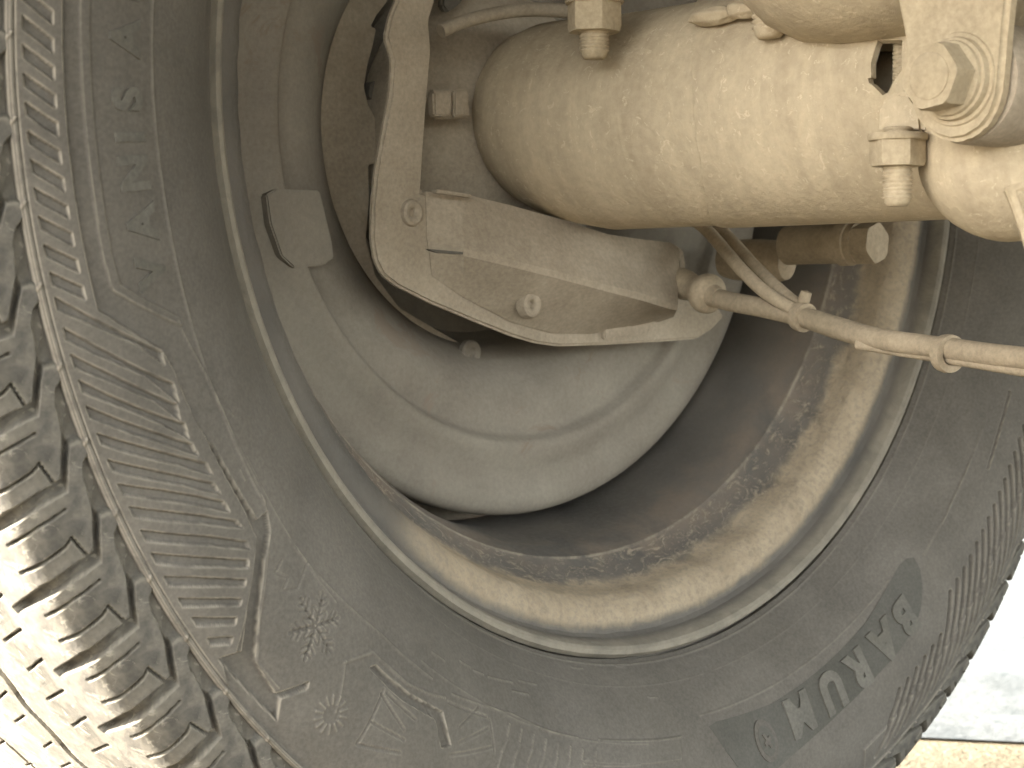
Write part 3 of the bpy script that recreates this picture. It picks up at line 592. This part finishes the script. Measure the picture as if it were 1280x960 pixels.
child('tongue', prism([(-0.0843, 0.04, -0.0305), (-0.065, 0.04, -0.0319), (-0.065, 0.04, -0.0332), (-0.0847, 0.04, -0.0321)], (0, 0.003, 0), 0.0004), 'bracket', brk)
child('fold_slot', prism([(-0.0818, 0.0488, -0.0543), (-0.0707, 0.0392, -0.0556), (-0.0707, 0.0392, -0.0566), (-0.0785, 0.0466, -0.0559)], (0, 0.004, 0), 0.0001), 'dark', brk)

# ------------------------------------------------------------------ parking brake cable
CP = [(0.0616, 0.033, -0.0681), (0.0593, 0.022, -0.071), (0.0549, 0.005, -0.0751), (0.0487, -0.02, -0.0782), (0.0454, -0.045, -0.0822), (0.0399, -0.068, -0.0869), (0.0361, -0.09, -0.0908), (0.0299, -0.125, -0.0938), (0.0224, -0.15, -0.0956), (0.0118, -0.18, -0.097)]
cable = thing('parking_brake_cable', CP[4], 'tan sheathed brake cable leaving the bracket through a rubber boot', 'cable')
child('sheath', sweep(CP, [.0042, .0042, .0044, .0043, .0044, .0047, .0044, .0043, .0042, .0042], 20, 10), 'cable', cable)
BD = (Vector(CP[2]) - Vector(CP[0])).normalized()
child('boot', lathe([(.0,-.006),(.0070,-.006),(.0070,-.001),(.0065,.0020),(.0060,.0045),(.0060,.0065),(.0066,.0090),(.0078,.0115),(.0088,.0140),(.0092,.0162),(.0088,.0182),(.0072,.0198),(.0052,.0206),(.0046,.0250),(.0,.0250)], 48, Vector(CP[0]) + BD * 0.001, BD, ang=60), 'cable', cable)
C2 = [(0.0352, -0.08, -0.0929), (0.0354, -0.098, -0.0951), (0.03, -0.125, -0.0975), (0.0225, -0.15, -0.0997), (0.0119, -0.18, -0.1021)]
child('inner_strand', sweep(C2, 0.0022, 14, 10), 'cable', cable)
def tie(a, b, r0, r1, name='cable_tie', tail=True):
    d = (Vector(b) - Vector(a)).normalized(); o = child(name, lathe([(r0,-.0022),(r1,-.0022),(r1 + .0003,0),(r1,.0022),(r0,.0022)], 28, a, d), 'cable', cable)
    if tail: child('tie_tail', lathe([(.0,0),(.0022,0),(.0026,.002),(.0024,.0055),(.0,.0062)], 16, Vector(a) + Vector((0, 0, 1)) * (r1 - 0.001), (0.1, -0.3, 1)), 'cable', o)
tie(CP[4], CP[5], .0042, .0062); 
_m = (Vector(CP[7]) + Vector(C2[2])) / 2
tie(_m, _m + (Vector(CP[8]) - Vector(CP[7])), .0044, .0072, tail=False)

# ------------------------------------------------------------------ brake pipes behind the axle tube
for lab, pts in (('upper of two slim brake pipes slanting down to the cable tie', [(0.0709, 0.03, -0.0364), (0.0737, 0.02, -0.0447), (0.0585, -0.01, -0.061), (0.0486, -0.035, -0.0741), (0.0463, -0.048, -0.0808)]),
                 ('lower of two slim brake pipes slanting down to the cable tie', [(0.0607, 0.03, -0.0368), (0.0634, 0.02, -0.045), (0.0473, -0.01, -0.0612), (0.0413, -0.03, -0.0727), (0.045, -0.044, -0.0802)])):
    o = link('brake_pipe', sweep(pts, 0.0029, 16, 10), 'cable'); tag(o, lab, 'pipe', 'brake pipes')
GP = (0.1078, 0.01, -0.0496)
gb = thing('guide_bolt', GP, 'dusty hex bolt with a thick sleeve under the axle tube', 'bolt')
child('sleeve', lathe([(.0,0),(.0090,0),(.0090,.030),(.0100,.0305),(.0100,.036),(.0094,.0365),(.0094,.040),(.0,.040)], 40, GP, (0, -1, 0)), 'cable', gb)
child('head', hexprof((GP[0], GP[1] - 0.040, GP[2]), (0, -1, 0), 0.0168, 0.0095, 0.35), 'cable', gb)
KP = (0.1189, 0.035, -0.0561)
kn = link('rubber_buffer', lathe([(.0,-.02),(.0085,-.02),(.0098,-.014),(.0104,.0),(.0100,.010),(.0085,.0150),(.0050,.0172),(.0,.0178)], 40, KP, (0.12, -0.95, -0.05)), 'cable')
tag(kn, 'rounded dusty rubber buffer beside the slanting brake pipes', 'buffer')

# ------------------------------------------------------------------ small things by the hub
wc = thing('wire_clip', (-0.0629, 0.055, 0.0004), 'small square wire clip beside the end of the axle tube', 'clip')
child('plate', prism([(-0.0669, 0.062, 0.0126), (-0.0465, 0.062, 0.0149), (-0.0451, 0.062, 0.0025), (-0.0661, 0.062, 0.0003)], (0, 0.004, 0), 0.0010), 'bracket', wc)
child('jaw', prism([(-0.0704, 0.0575, 0.0112), (-0.0611, 0.0575, 0.0123), (-0.0597, 0.0575, 0.0101), (-0.0598, 0.0575, 0.0035), (-0.0625, 0.0575, 0.0013), (-0.07, 0.0575, 0.001)], (0, 0.0045, 0), 0.0009), 'bracket', wc)
child('lip', prism([(-0.057, 0.0595, 0.0128), (-0.0497, 0.0595, 0.0138), (-0.0488, 0.0595, 0.0028), (-0.0571, 0.0595, 0.0018)], (0, 0.003, 0), 0.0008), 'bracket', wc)
hp = link('brake_hose', sweep([(-0.0686, 0.055, 0.0358), (-0.0575, 0.053, 0.0407), (-0.0438, 0.048, 0.045), (-0.0309, 0.042, 0.0474), (-0.0139, 0.034, 0.0477), (0.0058, 0.03, 0.0475)], [.0030, .0028, .0029, .0030, .0030], 18, 10), 'bracket')
tag(hp, 'thin dusty hose curving over the end of the axle tube', 'hose')
sh = link('backing_bracket', prism([(-0.0485, 0.075, 0.0636), (-0.0278, 0.075, 0.0662), (-0.0397, 0.075, 0.0524), (-0.0466, 0.075, 0.0482), (-0.0499, 0.075, 0.0505)], (0, 0.004, 0), 0.001), 'dark')
tag(sh, 'dark bracket tip at the top edge beside the tall arm', 'bracket')

# ------------------------------------------------------------------ U-bolts with nuts
def ubolt(label, nut_top, nut_bot, tip, x, af, rot, r, rise):
    c = nut_bot; g = thing('u_bolt', nut_bot, label, 'bolt', 'U-bolts clamping the axle')
    h = nut_top[2] - nut_bot[2]
    child('rod', thread((c[0], c[1], nut_top[2] + rise), (0, 0, -1), r, nut_top[2] + rise - tip[2]), 'hardware', g)
    child('nut', hexprof((c[0], c[1], nut_top[2]), (0, 0, -1), af, h, rot), 'hardware', g)
    child('washer', lathe([(r, 0), (af * 0.60, 0), (af * 0.62, 0.0008), (af * 0.60, 0.0022), (r, 0.0022)], 48, (c[0], c[1], nut_top[2] - 0.0004), (0, 0, 1)), 'hardware', g)
    return g
U1 = [(-0.056, -0.0211, 0.0398), (-0.056, -0.0202, 0.0285), (-0.056, -0.0198, 0.0181)]
ubolt('U-bolt end with hex nut at the top beside the hose', U1[0], U1[1], U1[2], 0, 0.0186, 1.05, 0.0060, 0.02)
U2 = [(-0.062, -0.1634, -0.0227), (-0.062, -0.1628, -0.0315), (-0.062, -0.1618, -0.0446)]
ubolt('U-bolt end with hex nut and long thread below the shock absorber eye', U2[0], U2[1], U2[2], 0, 0.0158, 1.05, 0.0050, 0.004)
child('boss', prism([(-0.057, -0.1517, -0.0099), (-0.057, -0.1542, -0.0077), (-0.057, -0.1586, -0.0059), (-0.057, -0.1642, -0.0072), (-0.057, -0.1685, -0.0125), (-0.057, -0.1695, -0.0212), (-0.057, -0.1512, -0.0199)], (0.020, 0.004, 0.001), 0.0032, 4), 'axle', axle)
RB = [(-0.036, -0.1465, -0.0051), (-0.036, -0.1462, 0.0223)]
child('inner_rod', thread(RB[0], (0, 0, 1), 0.0030, RB[1][2] - RB[0][2], 0.0014), 'hardware', axle)

# ------------------------------------------------------------------ shock absorber eye in its lug
LD = Vector((-0.995, 0.09, 0)).normalized()
LC = Vector((-0.08, -0.1959, -0.0077))
sa = thing('shock_absorber_eye', LC - Vector((0, 0, 0.022)), 'pale rounded lug with a large hex bolt at the upper right', 'shock absorber')
LUG = [(-0.0778, -0.1696, 0.0351), (-0.0781, -0.1723, 0.0196), (-0.0783, -0.175, 0.0092), (-0.0785, -0.1767, -0.0023), (-0.0785, -0.1771, -0.0098), (-0.0787, -0.1788, -0.0162), (-0.079, -0.1823, -0.021), (-0.0794, -0.1872, -0.0246), (-0.08, -0.1933, -0.0268), (-0.0805, -0.1993, -0.0265), (-0.081, -0.2051, -0.024), (-0.0814, -0.209, -0.02), (-0.0816, -0.2115, -0.0142), (-0.0817, -0.2125, -0.0048), (-0.0818, -0.2132, 0.0046), (-0.082, -0.2157, 0.028)]
child('lug_plate', prism(LUG, -LD * 0.006, 0.0016, 3), 'hardware', sa)
child('barrel', lathe([(.0,.0),(.0185,.0),(.0192,.002),(.0192,.064),(.0185,.066),(.0,.066)], 64, LC - LD * 0.005 - Vector((0, 0, 0.0004)), -LD), 'bracket', sa)
WC = LC + Vector((0, 0, 0))
child('washer', lathe([(.0,.0),(.0140,.0),(.0144,.0006),(.0141,.0014),(.0129,.0014),(.0127,.0026),(.0125,.0036),(.0116,.0038),(.0113,.0050),(.0104,.0056),(.0,.0056)], 64, LC - LD * 0.0004, LD), 'hardware', sa)
child('bolt_head', hexprof(LC + LD * 0.005, LD, 0.0188, 0.0085, 0.12), 'hardware', sa)
child('head_face', lathe([(.0072,.0),(.0072,.0004),(.0066,.0007),(.0,.0007)], 40, LC + LD * 0.0134, LD), 'hardware', sa)

# ------------------------------------------------------------------ cup, strap and pad round the spring seat
CUPC = Vector((-0.03, -0.1857, -0.0253))
cup = link('bump_stop_cup', blob(CUPC, (0.0305, 0.0305, 0.0305), seed=5, amp=0.012), 'axle')
tag(cup, 'smooth rounded bump stop cup below the shock absorber eye', 'bump stop')
strap = link('strap', prism([(-0.095, -0.2214, -0.0431), (-0.095, -0.2232, -0.042), (-0.095, -0.2278, -0.0413), (-0.095, -0.2379, -0.039), (-0.095, -0.2379, -0.0415), (-0.095, -0.2289, -0.0436), (-0.095, -0.2261, -0.0442), (-0.095, -0.2269, -0.0465), (-0.095, -0.2333, -0.0651), (-0.095, -0.2307, -0.0651), (-0.095, -0.2244, -0.0492), (-0.095, -0.2225, -0.045)], (0.004, 0.003, 0), 0.0006), 'hardware')
tag(strap, 'pale bent metal strap at the right edge below the lug', 'strap')
PADC = (-0.03, -0.141, 0.0136)
pad = link('spring_pad', lathe([(.0,.0),(.020,.0004),(.034,.0030),(.046,.0090),(.054,.0170),(.058,.0260),(.058,.0800),(.0,.0800)], 96, PADC, (0, 0, 1)), 'axle')
tag(pad, 'wide rounded spring pad resting over the axle tube at the top', 'spring pad')

# ------------------------------------------------------------------ unseen van body side, added to keep the low sun off the upper tread
SILL = -0.20
def arch():
    """body side outline with the wheel opening; its rear edge is shaped to set the shade line on the tread"""
    rear = [(-0.388, SILL), (-0.424, -0.170), (-0.451, -0.1410), (-0.474, -0.114), (-0.497, -0.082), (-0.509, -0.0594), (-0.513, -0.0420)]
    top = [(0.5145 * math.cos(R(a)), 0.5145 * math.sin(R(a))) for a in range(180, 0, -6)]
    return [(-1.60, 0.9), (-1.60, SILL)] + rear + top + [(-x, z) for x, z in rear[::-1]] + [(2.4, SILL), (2.4, 0.9)]
body = link('van_side_shade', prism([(x, 0.225, z) for x, z in arch()], (0, 0.004, 0), 0.001), 'paint', None, False)
tag(body, 'unseen van body side with a wheel arch, added to shade the tread', 'van body')

FLOOR = [(-0.95, 0.222), (2.4, 0.222), (2.4, -1.8), (-0.95, -1.8)]  # out-of-view underbody, added to cut sky light from above and the right
under = link('van_underbody_shade', prism([(x, y, 0.31) for x, y in FLOOR], (0, 0, 0.03), 0.004), 'dark', None, False)
tag(under, 'unseen flat underbody of the van, added to block sky light', 'van body')
